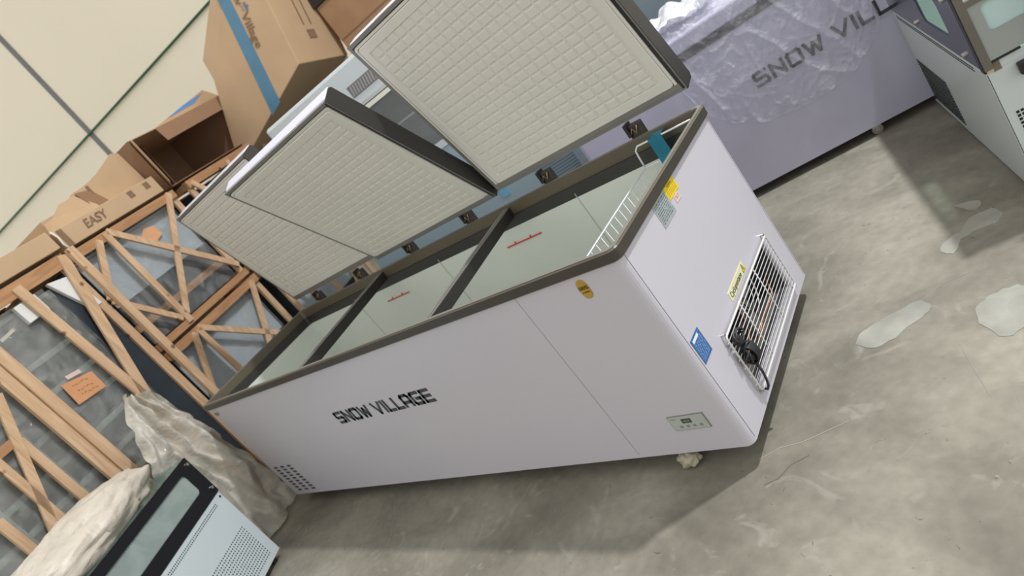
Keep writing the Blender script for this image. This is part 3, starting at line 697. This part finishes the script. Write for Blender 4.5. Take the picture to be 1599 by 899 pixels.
# ================================================================= crates and the cases inside them
def crate(v0, v1, z0, z1, label, u1=-.50, dep=.85, mids=(), braces=(), skid=True, sw=.05, group=None, name='wooden_crate', extra=(), topw=.06, nol=False):
    r = root(name, UV, (u1 - dep / 2, (v0 + v1) / 2, z0), label, 'crate', group)
    r['group'] = 'wooden crates along the wall'; t = .022; x = u1 - t / 2; xb = u1 - dep + t / 2
    for v in (v0 + sw / 2, v1 - sw / 2):
        if not (nol and v < v0 + sw): B(UV).beam((x - t, v, z0), (x - t, v, z1), sw, t).build('post', WOOD, r)
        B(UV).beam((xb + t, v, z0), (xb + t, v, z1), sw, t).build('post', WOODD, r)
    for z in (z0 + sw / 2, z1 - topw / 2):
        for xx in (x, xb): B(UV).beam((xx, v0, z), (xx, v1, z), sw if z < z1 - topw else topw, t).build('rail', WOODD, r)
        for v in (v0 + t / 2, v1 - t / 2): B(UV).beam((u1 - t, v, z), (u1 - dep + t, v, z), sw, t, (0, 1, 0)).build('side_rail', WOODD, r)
    for m in mids: B(UV).beam((x - t, m, z0 + sw), (x - t, m, z1 - topw), .05, t).build('post', WOOD, r)
    for (va, za), (vb, zb), wd in braces: B(UV).beam((x + .004 + t * .6, va, za), (x + .004 + t * .6, vb, zb), wd, .018).build('brace', WOOD, r)
    for (va, za), (vb, zb), wd, du in extra: B(UV).beam((x + du, va, za), (x + du, vb, zb), wd, .03).build('inner_rail', WOODD, r)
    B(UV).beam((u1 - dep / 2, v0 + .04, z1 - .012), (u1 - dep / 2, v1 - .04, z1 - .012), .09, .02, (0, 0, 1)).build('top_slat', WOOD, r)
    return r
k2 = crate(.44, 1.47, 1.20, 2.01, 'upper wooden crate, topmost of the stack beside the tall glass case', mids=(), nol=True,
      braces=[((.76, 2.0), (.76, 1.22), .048), ((.78, 2.0), (1.44, 1.30), .045), ((1.41, 2.0), (.78, 1.28), .042), ((.69, 1.98), (.44, 1.64), .045), ((.44, 1.63), (.73, 1.27), .040)],
      extra=[((.46, 1.395), (1.45, 1.395), .05, -.10), ((.46, 1.28), (1.45, 1.28), .05, -.35)])
k3 = crate(.44, 1.50, .05, 1.175, 'lower wooden crate of that stack, half hidden by the long freezer', nol=True,
      braces=[((.75, 1.15), (.77, .70), .045), ((.76, 1.16), (1.40, .60), .042), ((1.42, 1.15), (1.06, .62), .042), ((.71, 1.15), (.50, .80), .042)])
ps = B(UV).beam((-.462, .465, .04), (-.462, .465, 2.03), .055, .03)
tag(ps.build('corner_post', WOOD), 'long upright pine plank at the left edge of the two stacked crates', 'plank')
crate(-1.15, .43, .05, 2.035, 'tall wooden crate at the left edge, framing a glass display case', topw=.085, sw=.06,
      braces=[((.06, 2.0), (.18, .10), .062), ((.42, 2.02), (-.16, .10), .066), ((-.45, 1.60), (-.86, .70), .05), ((-.70, 1.36), (-.72, .10), .045)], mids=())
k1 = [o for o in bpy.data.objects if o.name == 'wooden_crate.002'][0]
for v, du in ((-.30, .014), (-.372, .0)): B(UV).beam((-.49 + du, v, 2.0), (-.49 + du, v + .02, .08), .068, .028).build('upright_plank', WOOD, k1)
for v, z in ((-.55, 1.35), (-.90, 1.12)): B(UV).beam((-.505, v, z), (-.505, v, .08), .05, .024).build('upright_plank', WOOD, k1)
B(UV).beam((-.512, -.52, 1.36), (-.512, -1.10, 1.36), .05, .024).build('inner_rail', WOODD, k1)
for (v0, v1, z0, z1, s_) in ((1.62, 2.70, .05, 1.175, 'lower crate seen in the dark gap under the far lid'), (1.62, 2.70, 1.20, 2.01, 'upper crate just showing above the far lid')):
    crate(v0, v1, z0, z1, s_, braces=[((1.66, z1 - .03), (2.1, z0 + .1), .045), ((2.12, z1 - .03), (2.12, z0 + .05), .045), ((2.66, z1 - .05), (2.2, z0 + .1), .045)])
    q = root('display_case', UV, (-.95, 2.15, z0 + .05), 'dark wrapped appliance inside the ' + ('lower' if z0 < 1 else 'upper') + ' crate behind the far lid', 'display case')
    B(UV).box(-1.3, -.60, 1.70, 2.6, z0 + .05, z1 - .08).build('cabinet', NAVY, q, bevel=.01)
    B(UV).box(-.60, -.597, 1.74, 2.56, z0 + .5, z1 - .12).build('front_panel', CASEW, q)
# the dark case with a pale front panel in the upper crate, and the one in the lower crate
def boxed_case(z0, z1, zp0, zp1, label, lab2):
    q = root('display_case', UV, (-.95, .95, z0), label, 'display case')
    B(UV).box(-1.3, -.60, .50, 1.42, z0, z1).build('cabinet', NAVY, q, bevel=.008)
    B(UV).box(-.60, -.590, .50, 1.42, zp0, zp1).build('front_panel', CASEW, q, bevel=.003, label=lab2)
    B(UV).box(-.60, -.585, .50, 1.42, zp1 + .003, zp1 + .02).build('top_trim', CASEL, q)
    def wf(s, t):
        v = .49 + .94 * s; z = z0 + (z1 - z0) * t; n = abs(noise.noise(Vector((v * 5, z * 7, z0)))) * .012 + abs(noise.noise(Vector((v * 14, z * 9, 3)))) * .006
        return Vector((-.578 + n, v, z))
    tag(B(UV).grid(wf, 40, 34).build('stretch_wrap', WRAP), 'clear stretch wrap over ' + lab2.replace('pale', 'the pale'), 'plastic film')
    return q
q2 = boxed_case(1.255, 1.965, 1.575, 1.925, 'dark display case wrapped in film inside the upper crate', 'pale panel of the upper crated case')
q3 = boxed_case(.12, 1.125, .72, 1.09, 'dark display case inside the lower crate behind the freezer end', 'pale panel of the lower crated case')
b = B(UV).prism([(-.568, 1.02, 1.86), (-.568, 1.08, 1.775), (-.568, 1.175, 1.80), (-.568, 1.165, 1.88), (-.568, 1.08, 1.895)], (.002, 0, 0))
tag(b.build('paper_label', ORANGEP2), 'small blank orange paper on the case in the upper crate', 'label')
# tall glass case in the left crate
tc_ = root('display_case', UV, (-.95, -.3, .09), 'tall glass display case with grey shelves inside the left crate', 'display case')
B(UV).box(-1.30, -.545, .225, .372, .09, 1.86).build('end_panel', NAVY, tc_, bevel=.006, label='dark slate end panel')
B(UV).box(-1.28, -.54, .374, .408, .09, 1.84).build('edge_strip', nmat('grey_edge_strip', (.22, .22, .21), .5), tc_)
B(UV).box(-1.30, -1.28, -1.08, .225, .09, 1.90).build('rear_panel', CASEG, tc_)
B(UV).box(-1.30, -.56, -1.08, .225, .09, .60).build('base', CASEG, tc_)
B(UV).box(-1.30, -.58, -1.08, .225, 1.88, 1.93).build('roof', CASEG, tc_)
for z in (.78, .94, 1.10, 1.26, 1.42, 1.60):
    s_ = B(UV).box(-1.27, -.63, -1.06, .22, z, z + .012).build('shelf', nmat('grey_shelf', (.26, .29, .28), .3), tc_)
    B(UV).box(-.63, -.615, -1.06, .22, z - .012, z + .022).build('shelf_edge', CASEL, s_)
for v in (-.50, -.85): B(UV).box(-.60, -.585, v, v + .03, .60, 1.88).build('door_stile', CASEL, tc_)
B(UV).box(-1.0, -.72, -.75, -.60, 1.115, 1.24).build('brown_panel', nmat('brown_goods', (.13, .07, .045), .6), tc_)
def gf(s, t):
    v = -1.08 + 1.30 * s; z = .60 + 1.30 * t
    return Vector((-.562 , v, z))
B(UV).grid(gf, 4, 4).build('front_glass', GLASSMILK if False else clear('dusty_case_glass', (.93, .95, .93), .14, .08, bump=0, body=(.52, .54, .51), streak=.10, sscale=1.4), tc_, solid=.004)
def wf1(s, t):
    v = -1.1 + 1.33 * s; z = .30 + 1.60 * t; n = abs(noise.noise(Vector((v * 4, z * 5, 11)))) * .016 + abs(noise.noise(Vector((v * 11, z * 12, 13)))) * .006
    return Vector((-.552 + n * .9, v, z))
tag(B(UV).grid(wf1, 60, 60).build('stretch_wrap', WRAP), 'clear stretch wrap over the tall glass case in the left crate', 'plastic film')
for v0, v1, z0, z1, a, lb in ((-.02, .13, 1.80, 1.92, .1, 'white foam block under the top rail of the left crate, near its left end'), (.20, .40, 1.66, 1.93, .5, 'white foam block in the top right corner of the left crate'), (-.42, -.24, 1.70, 1.84, .2, 'white foam block at the very left edge of the photo')):
    M_ = UV @ Matrix.Translation((-.536, (v0 + v1) / 2, (z0 + z1) / 2)) @ Matrix.Rotation(a * .3, 4, 'X')
    q = B(M_); h = (z1 - z0) / 2; ww = (v1 - v0) / 2
    if a == .5: q = B(UV); q.prism([(-.545, .375, 1.90), (-.545, .225, 1.93), (-.545, .275, 1.80), (-.545, .335, 1.66), (-.545, .40, 1.66)], (.03, 0, 0))
    else: q.box(-.018, .018, -ww, ww, -h, h)
    tag(q.build('foam_block', FOAM, bevel=.004), lb, 'foam block', 'foam blocks in the left crate')
lb_ = B(UV).prism([(-.530, -.165, 1.43), (-.530, .025, 1.385), (-.530, .02, 1.265), (-.530, -.175, 1.285)], (.0015, 0, 0)).build('paper_label', ORANGEP)
tag(lb_, 'orange handwritten paper stuck on the tall glass case', 'label')
wr = B(UV); random.seed(4)
for r_, z in enumerate((1.385, 1.345, 1.315)):
    v = -.12
    while v < -.02: 
        l = random.uniform(.006, .02); wr.beam((-.528, v, z - (v + .1) * .2), (-.528, v + l, z - (v + l + .1) * .2 + random.uniform(-.008, .008)), .004, .001); v += l + .008
wr.build('handwriting', nmat('dark_pen', (.25, .13, .07), .6), lb_)
tag(B(UV).prism([(-.530, -.11, 1.455), (-.530, -.02, 1.44), (-.530, -.02, 1.415), (-.530, -.11, 1.43)], (.0015, 0, 0)).build('paper_label', PINK), 'tiny pink tag above the orange paper on the glass case', 'label')

# ================================================================= cardboard on top of the crates
def slab(poly, off, F=UV): return B(F).prism(poly, off)
# long flattened carton lying along the upper crate, its edge to the front
lc = root('cardboard_box', UV, (-.85, .95, 2.035), 'long flat cardboard box lying on the upper crate, printed EASY', 'box')
B(UV).box(-1.35, -.51, .50, 1.42, 2.035, 2.165).build('carton', CARD2, lc, bevel=.004)
text('EASY', .085, UV @ basis((-.505, .80, 2.105), (0, 1, 0), (0, 0, 1), (1, 0, 0)), CARDP, 'carton_print', lc, bold=.001, shear=.2)
for v in (1.14, 1.30): B(UV).box(-.5095, -.5085, v, v + .05, 2.10, 2.15).build('carton_mark', CARDP, lc)
B(UV).box(-.5095, -.505, .52, .56, 2.04, 2.16).build('tape_end', CARDP, lc)
l1 = root('cardboard_box', UV, (-.85, -.3, 2.06), 'flat cardboard box lying along the top of the left crate', 'box')
B(UV).box(-1.30, -.51, -1.1, .47, 2.062, 2.185).build('carton', CARD2, l1, bevel=.004)
st = B(UV).tube([(-.50, .485, 2.17), (-.495, .495, 2.12), (-.498, .49, 2.07), (-.50, .50, 2.03)], .006, 6)
tag(st.build('strap_end', FOAM), 'white strap end hanging between the two flat cartons', 'strap')
# carton with open flaps standing behind the long flat one
oc = root('cardboard_box', UV, (-.85, 1.2, 2.17), 'tan cardboard box with flaps folded out, nearest the wall joint', 'box')
slab([(-.66, .84, 2.17), (-.66, .84, 2.30), (-.66, .93, 2.34), (-.66, 1.02, 2.345), (-.66, 1.17, 2.37), (-.66, 1.42, 2.46), (-.66, 1.48, 2.44), (-.66, 1.50, 2.17)], (-.006, 0, 0)).build('flap', CARD, oc)
slab([(-.62, .56, 2.168), (-.64, .60, 2.25), (-.65, .68, 2.26), (-.66, .80, 2.32), (-.655, .93, 2.32), (-.63, 1.0, 2.20), (-.62, 1.0, 2.168)], (-.006, 0, 0)).build('flap', CARD, oc)
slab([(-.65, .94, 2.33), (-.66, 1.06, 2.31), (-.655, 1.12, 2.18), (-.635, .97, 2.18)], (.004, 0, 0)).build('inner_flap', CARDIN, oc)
B(UV).box(-1.25, -.68, .62, 1.44, 2.168, 2.28).build('carton', CARD, oc)
B(UV).box(-.655, -.653, 1.05, 1.07, 2.26, 2.34).build('carton_mark', CARDP, oc)
# big open carton lying on its side, mouth to the front
ob = root('cardboard_box', UV, (-.9, 1.95, 2.03), 'open empty cardboard box lying on its side, dark inside', 'box')
v0, v1, z0, z1, u0, u1 = 1.53, 2.62, 2.035, 2.46, -1.30, -.56
t = .006
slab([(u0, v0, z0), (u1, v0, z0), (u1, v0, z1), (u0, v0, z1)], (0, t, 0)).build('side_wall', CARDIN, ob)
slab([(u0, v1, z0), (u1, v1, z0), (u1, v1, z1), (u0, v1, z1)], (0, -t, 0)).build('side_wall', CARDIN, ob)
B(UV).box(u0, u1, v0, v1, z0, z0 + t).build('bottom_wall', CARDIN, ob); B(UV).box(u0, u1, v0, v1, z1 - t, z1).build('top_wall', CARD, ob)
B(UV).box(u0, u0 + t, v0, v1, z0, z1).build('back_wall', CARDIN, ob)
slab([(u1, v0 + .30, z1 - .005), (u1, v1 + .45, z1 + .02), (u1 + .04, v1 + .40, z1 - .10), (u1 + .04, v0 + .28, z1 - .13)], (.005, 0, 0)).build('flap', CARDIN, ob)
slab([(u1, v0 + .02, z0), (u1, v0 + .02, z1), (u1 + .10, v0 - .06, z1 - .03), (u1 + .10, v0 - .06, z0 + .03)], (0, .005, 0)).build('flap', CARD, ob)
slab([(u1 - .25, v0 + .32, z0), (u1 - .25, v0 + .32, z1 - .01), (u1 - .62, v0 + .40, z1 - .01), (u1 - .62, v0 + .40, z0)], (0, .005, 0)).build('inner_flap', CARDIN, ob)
lt = root('cardboard_box', UV, (-1.0, 2.6, 2.46), 'cardboard box behind the open one with a patch of bright blue tape', 'box')
slab([(-.75, 1.93, 2.462), (-.75, 2.0, 2.50), (-.75, 2.80, 2.62), (-.75, 2.95, 2.50), (-.75, 2.9, 2.462)], (-.4, 0, 0)).build('carton', CARD2, lt)
slab([(-.747, 2.22, 2.53), (-.747, 2.46, 2.57), (-.747, 2.76, 2.598), (-.747, 2.6, 2.55)], (-.006, 0, 0)).build('tape_patch', BTAPE2, lt)
# the big taped carton leaning up behind
e = Vector((.02, .99, -.16)).normalized()
bg_ = root('cardboard_box', UV, (0, 2.8, 1.95), 'big sealed cardboard box with a band of blue tape, leaning behind the lids', 'box')
H_, A_, A2, E2, CT = (-.75, 2.474, 1.886), (.398, 2.5, 2.191), (.576, 2.658, 3.191), (.46, 2.654, 3.15), (-.415, 2.574, 2.549)
pj = lambda p: Vector(p) - e * ((Vector(p) - Vector(A_)).dot(e))
B(UV).prism([H_, A_, A2, E2, CT], e * .709).build('carton', CARD, bg_, bevel=.006)
slab([pj(q) + e * .01 for q in (CT, (.42, 2.65, 3.11), (.26, 2.67, 3.15), (-.389, 2.604, 2.734))], e * .005).build('flap', CARD2, bg_)
slab([pj(q) for q in ((-.110, 2.482, 2.058 - .02), (.035, 2.484, 2.078), (.24, 2.63, 3.06), (.145, 2.63, 3.13))], e * -.003).build('tape_band', BTAPE, bg_)
fx = Vector((.25, 2.605, 2.829)) - Vector((.17, 2.551, 2.484)); fx.normalize()
TXT = UV @ basis(Vector((.235, 2.572, 2.66)) - e * .012, -fx, e.cross(fx) * 1, -e)
TXT = UV @ basis(pj((.212, 2.560, 2.64)) - e * .006, -fx, (-e).cross(-fx), -e)
text('Snow', .105, TXT @ Matrix.Translation((-.30, 0, 0)), CARDP, 'carton_print', bg_, bold=.001)
text('Village', .105, TXT @ Matrix.Translation((.02, 0, 0)), CARDP, 'carton_print', bg_, bold=.001)
SN = TXT @ Matrix.Translation((-.15, 0, 0))
text('*', .16, SN, CARDPB, 'carton_emblem', bg_, bold=.004)
rf = (Matrix.Translation((0, 0, 0)))
sd = B(UV)
p0 = Vector(A_); upv = (Vector(A2) - Vector(A_)).normalized(); sn = e.cross(upv).normalized()
if sn.x < 0: sn = -sn
for a, c in ((.30, .36), (.40, .43)): sd.beam(p0 + e * a + upv * .30 + sn * .004, p0 + e * a + upv * .95 + sn * .004, .012, .003, sn)
sd.beam(p0 + e * .30 + upv * .22 + sn * .004, p0 + e * .40 + upv * .22 + sn * .004, .07, .003, sn)
sd.build('carton_print', CARDP, bg_)
# darker cartons further right behind it
db = root('cardboard_box', UV, (1.0, 3.5, 1.9), 'brown cardboard box half hidden behind the raised near lid', 'box')
B(UV).box(.50, 1.65, 3.10, 3.8, 1.9, 2.50).build('carton', nmat('brown_carton', (.36, .21, .11), .8, var=.08), db, bevel=.005)
B(UV).box(.505, 1.60, 3.095, 3.10, 2.18, 2.19).build('fold_line', CARDIN, db)
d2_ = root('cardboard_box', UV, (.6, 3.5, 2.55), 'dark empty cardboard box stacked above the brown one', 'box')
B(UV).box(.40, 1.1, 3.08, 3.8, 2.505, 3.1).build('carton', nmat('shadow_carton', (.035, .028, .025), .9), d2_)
sp = root('display_cabinet', UV, (.8, 3.3, 0), 'grey upright cabinet standing under the brown cartons at the back', 'display cabinet')
B(UV).box(-.35, 1.6, 2.95, 3.9, .03, 1.895).build('cabinet', nmat('grey_cabinet', (.18, .2, .2), .5), sp, bevel=.01)
B(UV).box(-.2, 1.5, 2.94, 2.95, .3, 1.7).build('door_panel', TEAL, sp)

tg = root('display_cabinet', UV, (2.8, 3.0, 0), 'dark teal-grey cabinet far behind, beside the bright heap of plastic', 'display cabinet')
B(UV).box(1.95, 3.35, 2.45, 3.05, .03, 1.9).build('cabinet', nmat('teal_grey_paint', (.14, .18, .20), .4, var=.05), tg, bevel=.01)
B(UV).box(2.05, 3.25, 2.44, 2.45, .3, 1.75).build('door_panel', nmat('teal_grey_door', (.17, .22, .24), .35, var=.05), tg)

# ================================================================= upright display case between the lids
dc = root('display_case', UV, (1.45, 1.7, 0), 'upright pale glass display case standing behind the raised lids', 'display case')
a0, a1, vf, vb = .62, 2.285, 1.30, 2.05
B(UV).box(a0, a1, vf, vb, .03, 1.12).build('base', TEAL, dc, bevel=.006)
B(UV).box(a0 - .0, a1, vf, vb, 1.60, 1.865).build('header', WPANEL, dc, bevel=.02)
B(UV).box(1.06, 1.315, vf - .003, vf, 1.70, 1.855).build('header_shade', WPANEL, dc) if False else None
lv = B(UV)
for i in range(10): lv.beam((1.32 + .022 * i, vf - .002, 1.675), (1.335 + .022 * i, vf - .002, 1.735), .013, .004, (0, 1, 0))
B(UV).box(1.305, 1.56, vf - .001, vf, 1.668, 1.742).build('louvre_recess', nmat('louvre_grey', (.16, .16, .16), .5), dc); lv.build('louvre_slats', nmat('louvre_light', (.30, .29, .27), .5), dc)
B(UV).box(a0, a1, vf - .012, vf + .004, 1.572, 1.598).build('lamp_bar', nmat('cream_bar', (.72, .72, .58), .4), dc)
B(UV).box(a0, a1, vf - .006, vf + .01, 1.605, 1.625).build('track', CASEL, dc)
B(UV).box(a0, a1, vf - .004, vf + .02, 1.122, 1.165).build('sill', WPANEL, dc)
B(UV).box(a0, a1, vb - .02, vb, 1.12, 1.60).build('rear_panel', CASEG, dc)
B(UV).box(a0, a0 + .02, vf, vb, 1.12, 1.60).build('side_panel', CASEG, dc); B(UV).box(a1 - .02, a1, vf, vb, 1.12, 1.60).build('side_panel', CASEG, dc)
B(UV).box(a0 + .02, a1 - .02, vf + .08, vb - .03, 1.385, 1.395).build('shelf', CASEL, dc)
for u in (1.25, 1.40, 1.62): B(UV).box(u, u + .05, vb - .06, vb - .05, 1.17, 1.57).build('rear_rail', nmat('beige_rail', (.36, .34, .28), .5), dc)
B(UV).box(a0, a1, vf + .004, vf + .008, 1.165, 1.572).build('front_glass', MATS['dusty_case_glass'], dc)
lv = B(UV)
for i in range(9): lv.beam((1.98, vf - .002, .56 + .018 * i), (2.235, vf - .002, .56 + .018 * i), .006, .004, (0, 1, 0))
lv.build('base_louvre', nmat('teal_dark', (.12, .17, .19), .5), dc)
tag(B(UV).box(1.70, 1.76, vf - .003, vf - .0005, .66, .72).build('tape_strip', nmat('light_blue_tape', (.16, .42, .56), .5)), 'light blue tape square on the pale case behind the rim', 'tape')
# crumpled wrapping caught under a front caster
tag(crumple(W, (2.80, .03, .028), .035, .03, .032, 8.2, .35, 28, 18).build('wrapping_scrap', nmat('yellowed_plastic', (.42, .38, .27), .4, var=.15, scale=30)), 'yellowed plastic scrap by the caster under the freezer front', 'scrap')
